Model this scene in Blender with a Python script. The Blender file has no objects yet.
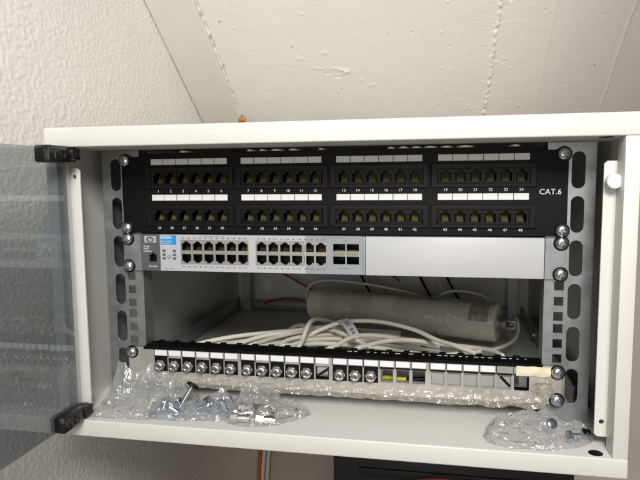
import bpy, bmesh, math, random
from mathutils import Vector, Matrix, noise
from mathutils.geometry import delaunay_2d_cdt
random.seed(7)
S = 0.001                                   # the script is written in millimetres
sc = bpy.context.scene
COL = sc.collection
PI = math.pi

# ------------------------------------------------------------------ materials
def mat(name, col, rough=.5, metal=0., spec=.5, var=0., vscale=40., bump=0., bscale=300., trans=0., rvar=0., coat=0.):
    m = bpy.data.materials.new(name); m.use_nodes = True
    nt = m.node_tree; b = nt.nodes['Principled BSDF']
    b.inputs['Base Color'].default_value = (*col, 1)
    b.inputs['Roughness'].default_value = rough
    b.inputs['Metallic'].default_value = metal
    b.inputs['Specular IOR Level'].default_value = spec
    b.inputs['Transmission Weight'].default_value = trans
    b.inputs['Coat Weight'].default_value = coat
    if var or bump or rvar:
        tc = nt.nodes.new('ShaderNodeTexCoord')
    if var or rvar:
        n = nt.nodes.new('ShaderNodeTexNoise'); n.inputs['Scale'].default_value = vscale
        n.inputs['Detail'].default_value = 6; n.inputs['Roughness'].default_value = .65
        nt.links.new(tc.outputs['Object'], n.inputs['Vector'])
    if var:
        r = nt.nodes.new('ShaderNodeValToRGB')
        r.color_ramp.elements[0].position = .3; r.color_ramp.elements[1].position = .7
        r.color_ramp.elements[0].color = (*[c*(1-var) for c in col], 1)
        r.color_ramp.elements[1].color = (*[min(1, c*(1+var)) for c in col], 1)
        nt.links.new(n.outputs['Fac'], r.inputs['Fac']); nt.links.new(r.outputs['Color'], b.inputs['Base Color'])
    if rvar:
        mr = nt.nodes.new('ShaderNodeMapRange')
        mr.inputs['From Min'].default_value = .3; mr.inputs['From Max'].default_value = .7
        mr.inputs['To Min'].default_value = max(.02, rough-rvar); mr.inputs['To Max'].default_value = rough+rvar
        nt.links.new(n.outputs['Fac'], mr.inputs['Value']); nt.links.new(mr.outputs['Result'], b.inputs['Roughness'])
    if bump:
        n2 = nt.nodes.new('ShaderNodeTexNoise'); n2.inputs['Scale'].default_value = bscale
        n2.inputs['Detail'].default_value = 4
        nt.links.new(tc.outputs['Object'], n2.inputs['Vector'])
        bp = nt.nodes.new('ShaderNodeBump'); bp.inputs['Strength'].default_value = bump
        bp.inputs['Distance'].default_value = .001
        nt.links.new(n2.outputs['Fac'], bp.inputs['Height']); nt.links.new(bp.outputs['Normal'], b.inputs['Normal'])
    return m

M = dict(
    paint=mat('cream_powder_coat', (.675, .663, .625), .42, var=.025, vscale=9, bump=.25, bscale=900),
    zinc=mat('galvanised_steel', (.33, .34, .35), .42, metal=.75, var=.12, vscale=60, rvar=.08),
    steel=mat('bright_steel', (.74, .75, .78), .22, metal=1., rvar=.08, vscale=200),
    blue_zinc=mat('blue_zinc_plate', (.36, .41, .48), .25, metal=.95, rvar=.1, vscale=150),
    blackplate=mat('black_steel_paint', (.0035, .0035, .004), .5, spec=.14, bump=.2, bscale=1200),
    blackplastic=mat('black_plastic', (.0035, .0035, .004), .45, spec=.18),
    hingeplastic=mat('hinge_black_plastic', (.012, .012, .013), .25, bump=.3, bscale=400),
    darkgrey=mat('dark_grey_bezel', (.085, .09, .095), .5, bump=.15, bscale=900),
    label=mat('paper_label', (.72, .71, .70), .6, var=.04, vscale=90),
    whitelabel=mat('white_label', (.80, .79, .84), .5, var=.03, vscale=90),
    print_=mat('white_print', (.72, .72, .70), .5),
    dimprint=mat('grey_print', (.16, .17, .18), .6),
    bezel=mat('white_bezel', (.45, .46, .48), .4, var=.02),
    greybezel=mat('blue_grey_bezel', (.27, .295, .325), .45, var=.03),
    blank=mat('light_grey_blank', (.50, .50, .515), .38, var=.02, vscale=14, bump=.06, bscale=500),
    shield=mat('port_shield', (.34, .33, .31), .4, metal=.5, var=.1, vscale=100),
    gold=mat('gold_contact', (.22, .19, .05), .5, metal=.3),
    amber=mat('amber_insert', (.02, .018, .008), .5),
    blue=mat('blue_badge', (.02, .25, .62), .4),
    lightblue=mat('pale_blue_badge', (.16, .45, .72), .4),
    silver=mat('silver_badge', (.62, .62, .63), .3, metal=.5),
    ledgreen=mat('unlit_lens', (.12, .13, .12), .3),
    insert=mat('grey_blank_insert', (.34, .33, .315), .45, var=.06),
    nickel=mat('nickel_plate', (.80, .78, .74), .2, metal=1., rvar=.08, vscale=300),
    coaxplate=mat('satin_steel_panel', (.48, .465, .425), .40, metal=.45, var=.10, vscale=30, rvar=.1),
    cable=mat('white_cable_sheath', (.72, .69, .60), .42, var=.05, vscale=25),
    redcable=mat('red_cable_sheath', (.30, .02, .015), .5),
    orangecable=mat('orange_cable_sheath', (.55, .13, .03), .5),
    tube=mat('grey_beige_plastic', (.82, .79, .69), .30, var=.05, vscale=14, rvar=.1, coat=.3),
    tubelabel=mat('printed_tube_label', (.42, .40, .35), .4, var=.5, vscale=120),
    yellow=mat('yellow_green_wire', (.62, .58, .03), .4),
    cream=mat('cream_tape', (.78, .70, .52), .45, var=.06, vscale=60, bump=.5, bscale=160),
    whiteplastic=mat('white_nylon', (.86, .85, .82), .35),
    foam=mat('orange_foam', (.62, .24, .05), .8, var=.45, vscale=120, bump=1., bscale=200),
    trim=mat('painted_trim', (.78, .755, .68), .55, var=.04, vscale=6, bump=.15, bscale=250),
    caulk=mat('ragged_caulk', (.62, .58, .50), .8, var=.25, vscale=150, bump=.8, bscale=250),
    darkmetal=mat('dark_cabinet_paint', (.006, .006, .006), .55, bump=.2),
)

def plaster(name, col, rough, layers, cvar, cscale):
    m = bpy.data.materials.new(name); m.use_nodes = True
    nt = m.node_tree; b = nt.nodes['Principled BSDF']; b.inputs['Roughness'].default_value = rough
    b.inputs['Specular IOR Level'].default_value = .25
    tc = nt.nodes.new('ShaderNodeTexCoord')
    n = nt.nodes.new('ShaderNodeTexNoise'); n.inputs['Scale'].default_value = cscale; n.inputs['Detail'].default_value = 7
    n.inputs['Roughness'].default_value = .7
    nt.links.new(tc.outputs['Object'], n.inputs['Vector'])
    r = nt.nodes.new('ShaderNodeValToRGB')
    r.color_ramp.elements[0].position = .3; r.color_ramp.elements[1].position = .72
    r.color_ramp.elements[0].color = (*[c*(1-cvar) for c in col], 1); r.color_ramp.elements[1].color = (*[c*(1+cvar*.5) for c in col], 1)
    nt.links.new(n.outputs['Fac'], r.inputs['Fac']); nt.links.new(r.outputs['Color'], b.inputs['Base Color'])
    prev = None
    for sc_, st, dist in layers:
        t = nt.nodes.new('ShaderNodeTexNoise'); t.inputs['Scale'].default_value = sc_; t.inputs['Detail'].default_value = 3
        nt.links.new(tc.outputs['Object'], t.inputs['Vector'])
        bp = nt.nodes.new('ShaderNodeBump'); bp.inputs['Strength'].default_value = st; bp.inputs['Distance'].default_value = dist
        nt.links.new(t.outputs['Fac'], bp.inputs['Height'])
        if prev: nt.links.new(prev.outputs['Normal'], bp.inputs['Normal'])
        prev = bp
    nt.links.new(prev.outputs['Normal'], b.inputs['Normal'])
    return m
M['stucco'] = plaster('white_stucco', (.88, .86, .81), .85, [(420, .35, .001)], .04, 5)
M['shade_brown'] = plaster('shade_toned_render', (.50, .46, .40), .9, [(200, .4, .002)], .08, 6)  # shade under the cabinet is put into this brown; the floor shares it
M['slope'] = plaster('painted_plaster', (.88, .855, .805), .7, [(55, .14, .002), (500, .25, .0006)], .05, 4)
def specks(m, scale, size, keep):
    nt = m.node_tree; b = nt.nodes['Principled BSDF']; src = b.inputs['Base Color'].links[0].from_socket
    tc = nt.nodes.new('ShaderNodeTexCoord'); v = nt.nodes.new('ShaderNodeTexVoronoi'); v.inputs['Scale'].default_value = scale
    nz = nt.nodes.new('ShaderNodeTexNoise'); nz.inputs['Scale'].default_value = 300
    ad = nt.nodes.new('ShaderNodeMixRGB'); ad.blend_type = 'ADD'; ad.inputs[0].default_value = .004
    nt.links.new(tc.outputs['Object'], ad.inputs[1]); nt.links.new(nz.outputs['Color'], ad.inputs[2]); nt.links.new(ad.outputs[0], v.inputs['Vector'])
    sx = nt.nodes.new('ShaderNodeSeparateColor'); nt.links.new(v.outputs['Color'], sx.inputs[0])
    l = nt.nodes.new('ShaderNodeMath'); l.operation = 'LESS_THAN'; l.inputs[1].default_value = size; nt.links.new(v.outputs['Distance'], l.inputs[0])
    g = nt.nodes.new('ShaderNodeMath'); g.operation = 'LESS_THAN'; g.inputs[1].default_value = keep; nt.links.new(sx.outputs[0], g.inputs[0])
    mu = nt.nodes.new('ShaderNodeMath'); mu.operation = 'MULTIPLY'; nt.links.new(l.outputs[0], mu.inputs[0]); nt.links.new(g.outputs[0], mu.inputs[1])
    mx = nt.nodes.new('ShaderNodeMixRGB'); nt.links.new(mu.outputs[0], mx.inputs[0]); nt.links.new(src, mx.inputs[1]); mx.inputs[2].default_value = (.12, .10, .08, 1)
    nt.links.new(mx.outputs[0], b.inputs['Base Color'])
specks(M['slope'], 55, .075, .10)

def schlick(nt, mult, nrm=None):
    lw = nt.nodes.new('ShaderNodeLayerWeight'); lw.inputs['Blend'].default_value = .5
    if nrm: nt.links.new(nrm, lw.inputs['Normal'])
    p = nt.nodes.new('ShaderNodeMath'); p.operation = 'POWER'; p.inputs[1].default_value = 5.
    a = nt.nodes.new('ShaderNodeMath'); a.operation = 'MULTIPLY_ADD'; a.inputs[1].default_value = .96*mult; a.inputs[2].default_value = .042*mult; a.use_clamp = True
    nt.links.new(lw.outputs['Facing'], p.inputs[0]); nt.links.new(p.outputs[0], a.inputs[0])
    return a.outputs[0]
def film(name, col, op0, op1, rough, bscale):
    m = bpy.data.materials.new(name); m.use_nodes = True
    nt = m.node_tree; nt.nodes.remove(nt.nodes['Principled BSDF']); out = nt.nodes['Material Output']
    tc = nt.nodes.new('ShaderNodeTexCoord')
    n = nt.nodes.new('ShaderNodeTexNoise'); n.inputs['Scale'].default_value = bscale; n.inputs['Detail'].default_value = 3
    n.inputs['Distortion'].default_value = 1.2
    nt.links.new(tc.outputs['Object'], n.inputs['Vector'])
    bp = nt.nodes.new('ShaderNodeBump'); bp.inputs['Strength'].default_value = .9; bp.inputs['Distance'].default_value = .006
    nt.links.new(n.outputs['Fac'], bp.inputs['Height'])
    gl = nt.nodes.new('ShaderNodeBsdfGlossy'); gl.inputs['Roughness'].default_value = rough; gl.inputs['Color'].default_value = (.95, .95, .95, 1)
    df = nt.nodes.new('ShaderNodeBsdfTranslucent'); df.inputs['Color'].default_value = (*col, 1)
    d2 = nt.nodes.new('ShaderNodeBsdfDiffuse'); d2.inputs['Color'].default_value = (*col, 1)
    for k in (gl, df, d2): nt.links.new(bp.outputs['Normal'], k.inputs['Normal'])
    md = nt.nodes.new('ShaderNodeMixShader'); md.inputs[0].default_value = .5
    nt.links.new(d2.outputs[0], md.inputs[1]); nt.links.new(df.outputs[0], md.inputs[2])
    tr = nt.nodes.new('ShaderNodeBsdfTransparent'); tr.inputs['Color'].default_value = (.97, .97, .97, 1)
    lw = nt.nodes.new('ShaderNodeLayerWeight'); lw.inputs['Blend'].default_value = .35
    nt.links.new(bp.outputs['Normal'], lw.inputs['Normal'])
    mr = nt.nodes.new('ShaderNodeMapRange'); mr.inputs['To Min'].default_value = op0; mr.inputs['To Max'].default_value = op1
    nt.links.new(lw.outputs['Facing'], mr.inputs['Value'])
    mx = nt.nodes.new('ShaderNodeMixShader')
    nt.links.new(mr.outputs[0], mx.inputs[0]); nt.links.new(tr.outputs[0], mx.inputs[1]); nt.links.new(md.outputs[0], mx.inputs[2])
    fo = schlick(nt, 1.8, bp.outputs['Normal'])
    m2 = nt.nodes.new('ShaderNodeMixShader')
    nt.links.new(fo, m2.inputs[0]); nt.links.new(mx.outputs[0], m2.inputs[1]); nt.links.new(gl.outputs[0], m2.inputs[2])
    nt.links.new(m2.outputs[0], out.inputs['Surface'])
    return m
M['film'] = film('clear_plastic_film', (.97, .965, .95), .19, .74, .20, 46)
M['bluefilm'] = film('bluish_plastic_film', (.84, .90, .98), .17, .70, .20, 50)
M['creamfilm'] = film('cream_protective_film', (.95, .90, .77), .32, .85, .22, 60)
M['wrap'] = film('shrink_wrap_film', (.70, .68, .60), .0, .10, .16, 26)

def smoked():
    m = bpy.data.materials.new('smoked_glass'); m.use_nodes = True
    nt = m.node_tree; nt.nodes.remove(nt.nodes['Principled BSDF']); out = nt.nodes['Material Output']
    tr = nt.nodes.new('ShaderNodeBsdfTransparent'); tr.inputs['Color'].default_value = (.70, .728, .748, 1)
    gl = nt.nodes.new('ShaderNodeBsdfGlossy'); gl.inputs['Roughness'].default_value = .012
    gl.inputs['Color'].default_value = (.9, .92, .95, 1)
    fo = schlick(nt, 1.5)
    mx = nt.nodes.new('ShaderNodeMixShader')
    nt.links.new(fo, mx.inputs[0]); nt.links.new(tr.outputs[0], mx.inputs[1]); nt.links.new(gl.outputs[0], mx.inputs[2])
    nt.links.new(mx.outputs[0], out.inputs['Surface'])
    return m
M['smoke'] = smoked()

# ------------------------------------------------------------------ helpers
WO = {}                                      # world origin (mm) of each object
def thing(name, label, cat, at, group=None):
    o = bpy.data.objects.new(name, None); COL.objects.link(o); o.empty_display_size = .02
    WO[o] = Vector(at); o.location = WO[o]*S
    o['label'] = label; o['category'] = cat
    if group: o['group'] = group
    return o
def obj(name, bm, mats, parent=None, at=None, smooth=True, angle=35):
    if not isinstance(mats, (list, tuple)): mats = [mats]
    at = Vector(at) if at is not None else (WO[parent].copy() if parent else Vector((0, 0, 0)))
    for v in bm.verts: v.co = (v.co-at)*S
    bm.normal_update()
    me = bpy.data.meshes.new(name); bm.to_mesh(me); bm.free()
    for m in mats: me.materials.append(M[m] if isinstance(m, str) else m)
    if smooth:
        me.polygons.foreach_set('use_smooth', [True]*len(me.polygons))
        me.set_sharp_from_angle(angle=math.radians(angle))
    o = bpy.data.objects.new(name, me); COL.objects.link(o); WO[o] = at
    if parent: o.parent = parent; o.location = (at-WO[parent])*S
    else: o.location = at*S
    return o
def tag(o, label, cat, group=None, kind=None):
    if label: o['label'] = label
    if cat: o['category'] = cat
    if group: o['group'] = group
    if kind: o['kind'] = kind
    return o
def dup(o, d, parent=None):                  # copy of a part (or thing) and what hangs under it
    c = o.copy(); COL.objects.link(c)
    if parent is not None: c.parent = parent
    c.location = o.location+Vector(d)*S
    WO[c] = WO[o]+Vector(d)
    for k in list(o.children): dup(k, (0, 0, 0), c)
    return c
def new(): return bmesh.new()
def box(bm, x0, x1, y0, y1, z0, z1, mi=0, bev=0., seg=2, rot=None):
    r = bmesh.ops.create_cube(bm, size=1.)
    vs = r['verts']
    for v in vs:
        v.co = Vector(((x0+x1)/2+v.co.x*(x1-x0), (y0+y1)/2+v.co.y*(y1-y0), (z0+z1)/2+v.co.z*(z1-z0)))
    fs = list({f for v in vs for f in v.link_faces})
    if bev:
        es = list({e for v in vs for e in v.link_edges})
        rr = bmesh.ops.bevel(bm, geom=es, offset=bev, segments=seg, affect='EDGES', profile=.5)
        fs = list({f for f in rr['faces']} | {f for f in fs if f.is_valid})
        vs = list({v for f in fs for v in f.verts})
        fs = list({f for v in vs for f in v.link_faces})
    for f in fs: f.material_index = mi
    if rot:
        bmesh.ops.transform(bm, matrix=rot, verts=vs)
    return vs
def frame_of(d):
    d = d.normalized(); a = Vector((0, 0, 1)) if abs(d.z) < .9 else Vector((1, 0, 0))
    u = d.cross(a).normalized(); return u, d.cross(u).normalized(), d
def rings(bm, pts, seg=12, mi=0, cap=True, square=False):
    """pts: list of (centre, radius, direction)"""
    prev = None; first = None
    for c, r, d in pts:
        u, w, _ = frame_of(d)
        ring = [bm.verts.new(c+(u*math.cos(2*PI*i/seg)+w*math.sin(2*PI*i/seg))*r) for i in range(seg)]
        if prev:
            for i in range(seg):
                f = bm.faces.new((prev[i], prev[(i+1) % seg], ring[(i+1) % seg], ring[i])); f.material_index = mi
        else: first = ring
        prev = ring
    if cap:
        f = bm.faces.new(first[::-1]); f.material_index = mi
        f = bm.faces.new(prev); f.material_index = mi
    bmesh.ops.recalc_face_normals(bm, faces=list({f for v in prev+first for f in v.link_faces}))
def cyl(bm, a, b, r, r2=None, seg=16, mi=0):
    a = Vector(a); b = Vector(b); rings(bm, [(a, r, b-a), (b, r if r2 is None else r2, b-a)], seg, mi)
def lathe(bm, a, axis, prof, seg=20, mi=0):
    """prof: list of (distance along axis, radius)"""
    a = Vector(a); axis = Vector(axis).normalized()
    rings(bm, [(a+axis*t, r, axis) for t, r in prof], seg, mi)
def spline(pts, n=8):
    P = [Vector(p) for p in pts]; out = []
    for i in range(len(P)-1):
        p0 = P[max(i-1, 0)]; p1 = P[i]; p2 = P[i+1]; p3 = P[min(i+2, len(P)-1)]
        for k in range(n):
            t = k/n
            out.append(.5*((2*p1)+(-p0+p2)*t+(2*p0-5*p1+4*p2-p3)*t*t+(-p0+3*p1-3*p2+p3)*t**3))
    out.append(P[-1]); return out
def tube(bm, pts, r, seg=10, n=8, mi=0):
    p = spline(pts, n); u = None; prev = None
    for i, c in enumerate(p):
        d = (p[min(i+1, len(p)-1)]-p[max(i-1, 0)]).normalized()
        if u is None: u = frame_of(d)[0]
        u = (u-d*u.dot(d)).normalized(); w = d.cross(u)
        ring = [bm.verts.new(c+(u*math.cos(2*PI*k/seg)+w*math.sin(2*PI*k/seg))*r) for k in range(seg)]
        if prev:
            for k in range(seg):
                f = bm.faces.new((prev[k], prev[(k+1) % seg], ring[(k+1) % seg], ring[k])); f.material_index = mi
        else: bm.faces.new(ring[::-1]).material_index = mi
        prev = ring
    bm.faces.new(prev).material_index = mi
def circle(cx, cz, r, n=16): return [(cx+r*math.cos(2*PI*i/n), cz+r*math.sin(2*PI*i/n)) for i in range(n)]
def rect(x0, x1, z0, z1): return [(x0, z0), (x1, z0), (x1, z1), (x0, z1)]
def slot(cx, cz, w, h, n=10):
    r = w/2; k = h/2-r
    return [(cx+r*math.cos(PI*i/n), cz+k+r*math.sin(PI*i/n)) for i in range(n+1)] + \
           [(cx-r*math.cos(PI*i/n), cz-k-r*math.sin(PI*i/n)) for i in range(n+1)]
def curve_to_bm(cu, bm, mtx, mi):
    o = bpy.data.objects.new('temporary', cu); COL.objects.link(o)
    dg = bpy.context.evaluated_depsgraph_get()
    me = bpy.data.meshes.new_from_object(o.evaluated_get(dg))
    b2 = bmesh.new(); b2.from_mesh(me)
    bmesh.ops.transform(b2, matrix=mtx, verts=b2.verts)
    vm = [bm.verts.new(v.co) for v in b2.verts]
    b2.verts.index_update()
    for f in b2.faces:
        try: bm.faces.new([vm[v.index] for v in f.verts]).material_index = mi
        except ValueError: pass
    b2.free(); bpy.data.objects.remove(o); bpy.data.meshes.remove(me); bpy.data.curves.remove(cu)
# (x, z) outline -> plate in the XZ plane
def plate(bm, outer, holes, y0, y1, mi=0, bev=0.):
    cu = bpy.data.curves.new('outline', 'CURVE'); cu.dimensions = '2D'; cu.fill_mode = 'BOTH'
    cu.extrude = (y1-y0)/2-bev; cu.bevel_depth = bev; cu.bevel_resolution = 0
    for loop in [outer]+list(holes):
        s = cu.splines.new('POLY'); s.points.add(len(loop)-1)
        for p, (x, z) in zip(s.points, loop): p.co = (x, z, 0, 1)
        s.use_cyclic_u = True
    mtx = Matrix.Translation((0, (y0+y1)/2, 0)) @ Matrix.Rotation(PI/2, 4, 'X')
    curve_to_bm(cu, bm, mtx, mi)
def text(bm, s, x, z, size, y, align='CENTER', mi=0, shear=0., bold=0.):
    cu = bpy.data.curves.new('words', 'FONT'); cu.body = s; cu.size = size*1.42; cu.align_x = align
    cu.align_y = 'CENTER'; cu.resolution_u = 2; cu.shear = shear; cu.offset = bold
    mtx = Matrix.Translation((x, y, z)) @ Matrix.Rotation(PI/2, 4, 'X')
    curve_to_bm(cu, bm, mtx, mi)

# ------------------------------------------------------------------ camera
cam = bpy.data.cameras.new('camera'); co = bpy.data.objects.new('camera', cam); COL.objects.link(co)
q = (113.04, -639.36, -27.27, -.1925, -.10373, -.00963)
cy_, sy_, cp_, sp_, cr_, sr_ = math.cos(q[3]), math.sin(q[3]), math.cos(q[4]), math.sin(q[4]), math.cos(q[5]), math.sin(q[5])
fw = Vector((sy_*cp_, cy_*cp_, sp_)); rt = Vector((cy_, -sy_, 0)); up = rt.cross(fw)
r2 = cr_*rt+sr_*up; u2 = -sr_*rt+cr_*up
co.matrix_world = Matrix(((r2.x, u2.x, -fw.x, q[0]*S), (r2.y, u2.y, -fw.y, q[1]*S), (r2.z, u2.z, -fw.z, q[2]*S), (0, 0, 0, 1)))
cam.sensor_width = 36; cam.lens = 600.03*36/640; cam.clip_start = .01; cam.clip_end = 50
sc.camera = co

# ------------------------------------------------------------------ the attic room behind
def grid_wall(name, origin, ux, uy, nrm, lu, lv, step, hfun, m, thick=25):
    bm = new(); nu = int(lu/step)+1; nv = int(lv/step)+1
    O = Vector(origin); ux = Vector(ux); uy = Vector(uy); nn = Vector(nrm)
    V = [[bm.verts.new(O+ux*(i*lu/(nu-1))+uy*(j*lv/(nv-1))+nn*hfun(i*lu/(nu-1), j*lv/(nv-1))) for j in range(nv)] for i in range(nu)]
    for i in range(nu-1):
        for j in range(nv-1): bm.faces.new((V[i][j], V[i+1][j], V[i+1][j+1], V[i][j+1]))
    edge = [V[i][0] for i in range(nu)]+[V[-1][j] for j in range(1, nv)]+[V[i][-1] for i in range(nu-2, -1, -1)]+[V[0][j] for j in range(nv-2, 0, -1)]
    back = [bm.verts.new(v.co-nn*thick) for v in edge]
    for k in range(len(edge)):
        bm.faces.new((edge[k], back[k], back[(k+1) % len(edge)], edge[(k+1) % len(edge)]))
    bm.faces.new(back)
    bmesh.ops.recalc_face_normals(bm, faces=bm.faces)
    return obj(name, bm, m, None, origin, angle=70)
def stucco_h(u, v):
    p = Vector((u, v, 3.1))
    q_ = Vector((u*.52+.22*v, v, 3.1)); a = noise.noise(q_/3.1); b = noise.noise(q_/1.9+Vector((9, 4, 1))); c = noise.noise(p/15)
    return .85*max(a, -.25)+.30*b+.2*c+.5*noise.noise(p/110)
w = grid_wall('stucco_wall', (-345, -230, -780), (0, 1, 0), (0, 0, 1), (1, 0, 0), 800, 1200, 1.7, stucco_h, 'stucco')
tag(w, 'rough white stucco wall at the left, beside and below the cabinet', 'wall')

sa = math.radians(36.4); sl = Vector((0, -math.cos(sa), math.sin(sa))); sn = Vector((0, -math.sin(sa), -math.cos(sa)))
SO = Vector((-345, 545, 80-(545-516)*math.tan(sa)))         # foot of the slope at the left wall
rs = random.Random(3)
pits = []
for _ in range(110):
    x = rs.gauss(525, 55) if rs.random() < .45 else rs.uniform(100, 1000)
    pits.append((x, rs.uniform(20, 330), rs.uniform(.8, 1.5), rs.choice((-2.2, -1.4, 1.0, 1.5, 2.0))))
gouges = [(291, 168, 17, 3.2, -.25, 1.7), (303, 162, 9, 4, .5, 2.2), (255, 172, 10, 2.2, -.1, 1.3), (327, 141, 3, 5, 0, 1.6), (345, 128, 5, 3, .3, 1.5),
          (271, 206, 5, 6, .8, 1.5), (285, 150, 6, 2, .2, -1.5), (268, 160, 5, 2.5, .1, -1.2), (225, 196, 5, 3, 0, .8)]
pit_grid = {}
for p in pits:
    for a in (-1, 0, 1):
        for b in (-1, 0, 1): pit_grid.setdefault((int(p[0]//12)+a, int(p[1]//12)+b), []).append(p)
def slope_h(u, v):
    p = Vector((u, v, 8.7)); h = .13*noise.noise(p/16)+.10*noise.noise(p/5)+.5*noise.noise(p/130)
    b_ = min(max(u-570, 0), 175); h -= .5*.12*b_*b_/175+max(0, u-745)*.12  # slight bend, shaped to darken the right side of the slope
    h -= 6*max(0, .35+noise.noise(Vector((v/14, 4, 4))))*math.exp(-((u-83.0-1.0*noise.noise(Vector(((v-3)/25, 1, 4))))/1.5)**2)
    d = u-(541+.10*(v-40)*.3+3*noise.noise(Vector((v/40, 2, 1)))); amp = max(0, .55+noise.noise(Vector((v/9, 7, 1))))
    h += 4.2*amp*math.exp(-(d/1.9)**2)-1.2*max(0, noise.noise(Vector((v/13, 1, 6))))*math.exp(-((d-5)/1.6)**2)+.8*math.exp(-(d/11)**2)*(.4+noise.noise(p/4))
    d2 = u-(740+2*noise.noise(Vector((v/60, 5, 1)))); h += 1.3*math.exp(-(d2/2.2)**2)
    d3 = u-628; h += .5*math.exp(-(d3/2)**2)
    for x, y, r, a in pit_grid.get((int(u//12), int(v//12)), ()):
        e = ((u-x)**2+(v-y)**2)/(r*r)
        if e < 6: h += a*math.exp(-e)
    if 200 < u < 380 and 110 < v < 230:
        for x, y, lx, ly, an, a in gouges:
            du = (u-x)*math.cos(an)+(v-y)*math.sin(an); dv = -(u-x)*math.sin(an)+(v-y)*math.cos(an)
            e = (du/lx)**2+(dv/ly)**2
            if e < 5: h += a*math.exp(-e)*(.7+.9*noise.noise(p/2.5))
    return h
w = grid_wall('sloped_ceiling', SO, (1, 0, 0), sl, sn, 1150, 430, 1.6, slope_h, 'slope')
tag(w, 'cream sloped attic ceiling with plaster scars above the cabinet', 'ceiling')
bm = new(); box(bm, -345, 1900, 548, 575, -1200, 62); k = obj('knee_wall', bm, 'shade_brown', None, (0, 548, -900))
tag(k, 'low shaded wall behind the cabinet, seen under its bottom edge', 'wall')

def on_slope(x, s, h): return Vector((x, SO.y, SO.z))+sl*s+sn*h
bm = new()
P = []
for s in range(0, 431, 8):
    e = -263.5+1.0*noise.noise(Vector((s/25, 1, 4)))+.4*noise.noise(Vector((s/6, 1, 4)))
    P.append([on_slope(x, s, h) for x, h in ((-343.5, -3), (-343.5, 5.2), (-341.8, 6.6), (-290, 6.6), (-289.4, 6.4), (-288.8, 6.6), (e-1.2, 6.6), (e, 5.4), (e, -3))])
prev = None
for ring in P:
    vs = [bm.verts.new(c) for c in ring]
    if prev:
        for i in range(len(vs)-1): bm.faces.new((prev[i], prev[i+1], vs[i+1], vs[i]))
    prev = vs
bmesh.ops.recalc_face_normals(bm, faces=bm.faces)
t = obj('trim_board', bm, 'trim', None, SO, smooth=False)
tag(t, 'flat cream trim board running up between stucco wall and sloped ceiling', 'trim')
# crumbs of caulk along the trim's right edge
bm = new(); rc = random.Random(11)
for i in range(110):
    s = rc.uniform(35, 400)
    if noise.noise(Vector((s/22, 3, 9))) < .12: continue
    r = rc.uniform(.4, 1.2); c = on_slope(-260.0+rc.gauss(0, 2.0), s, .6+rc.uniform(0, 3.0))
    rr = bmesh.ops.create_icosphere(bm, subdivisions=1, radius=r)
    for v in rr['verts']: v.co = c+v.co*rc.uniform(.5, 1.2)+sl*(v.co.dot(sl)*1.5)
k = obj('caulk_bead', bm, 'caulk', t, smooth=False)
bm = new()
for i in range(9):
    rr = bmesh.ops.create_icosphere(bm, subdivisions=2, radius=rc.uniform(2.5, 5))
    c = on_slope(-262+rc.gauss(0, 3.0), 54+rc.gauss(0, 5), 7+rc.uniform(-1, 3))
    for v in rr['verts']: v.co = c+v.co*(1+.35*noise.noise(v.co*.5+c))
f = obj('foam_lump', bm, 'foam', None, on_slope(-258, 42, 0), smooth=False)
tag(f, 'small orange lump of foam at the foot of the trim board', 'foam')

# things under the cabinet
bm = new()
box(bm, -12, 275, 75, 500, -820, -340, bev=3)
for i in range(6): box(bm, 20+i*3, 250-i*3, 72+i*.1, 76, -400-i*24, -388-i*24, bev=1)
b = obj('equipment_box', bm, 'darkmetal', None, (130, 290, -820))
tag(b, 'black equipment box in the shade under the cabinet', 'box')
for i, (x, m_, lab, c) in enumerate(((-252, 'orangecable', 'orange cable hanging against the wall under the cabinet', 0), (-243, 'cable', 'left white cable hanging beside the orange one under the cabinet', 0), (-233, 'cable', 'right white cable of the pair hanging under the cabinet', 0))):
    bm = new(); tube(bm, [(x+8+i*2, 538, -480), (x+6+i, 537, -560), (x+1, 539, -610), (x-4, 538, -680), (x-10, 538, -860)], 4.2)
    k = obj('hanging_cable', bm, m_, None, (x, 540, -860)); tag(k, lab, 'cable', 'cables hanging under the cabinet')
bm = new(); tube(bm, [(-30, 66, -440), (40, 62, -412), (85, 64, -396), (130, 60, -388), (200, 66, -400)], 1.3)
k = obj('thin_cable', bm, 'redcable', None, (80, 64, -400)); tag(k, 'thin dark red cable in front of the black box under the cabinet', 'cable')

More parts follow.
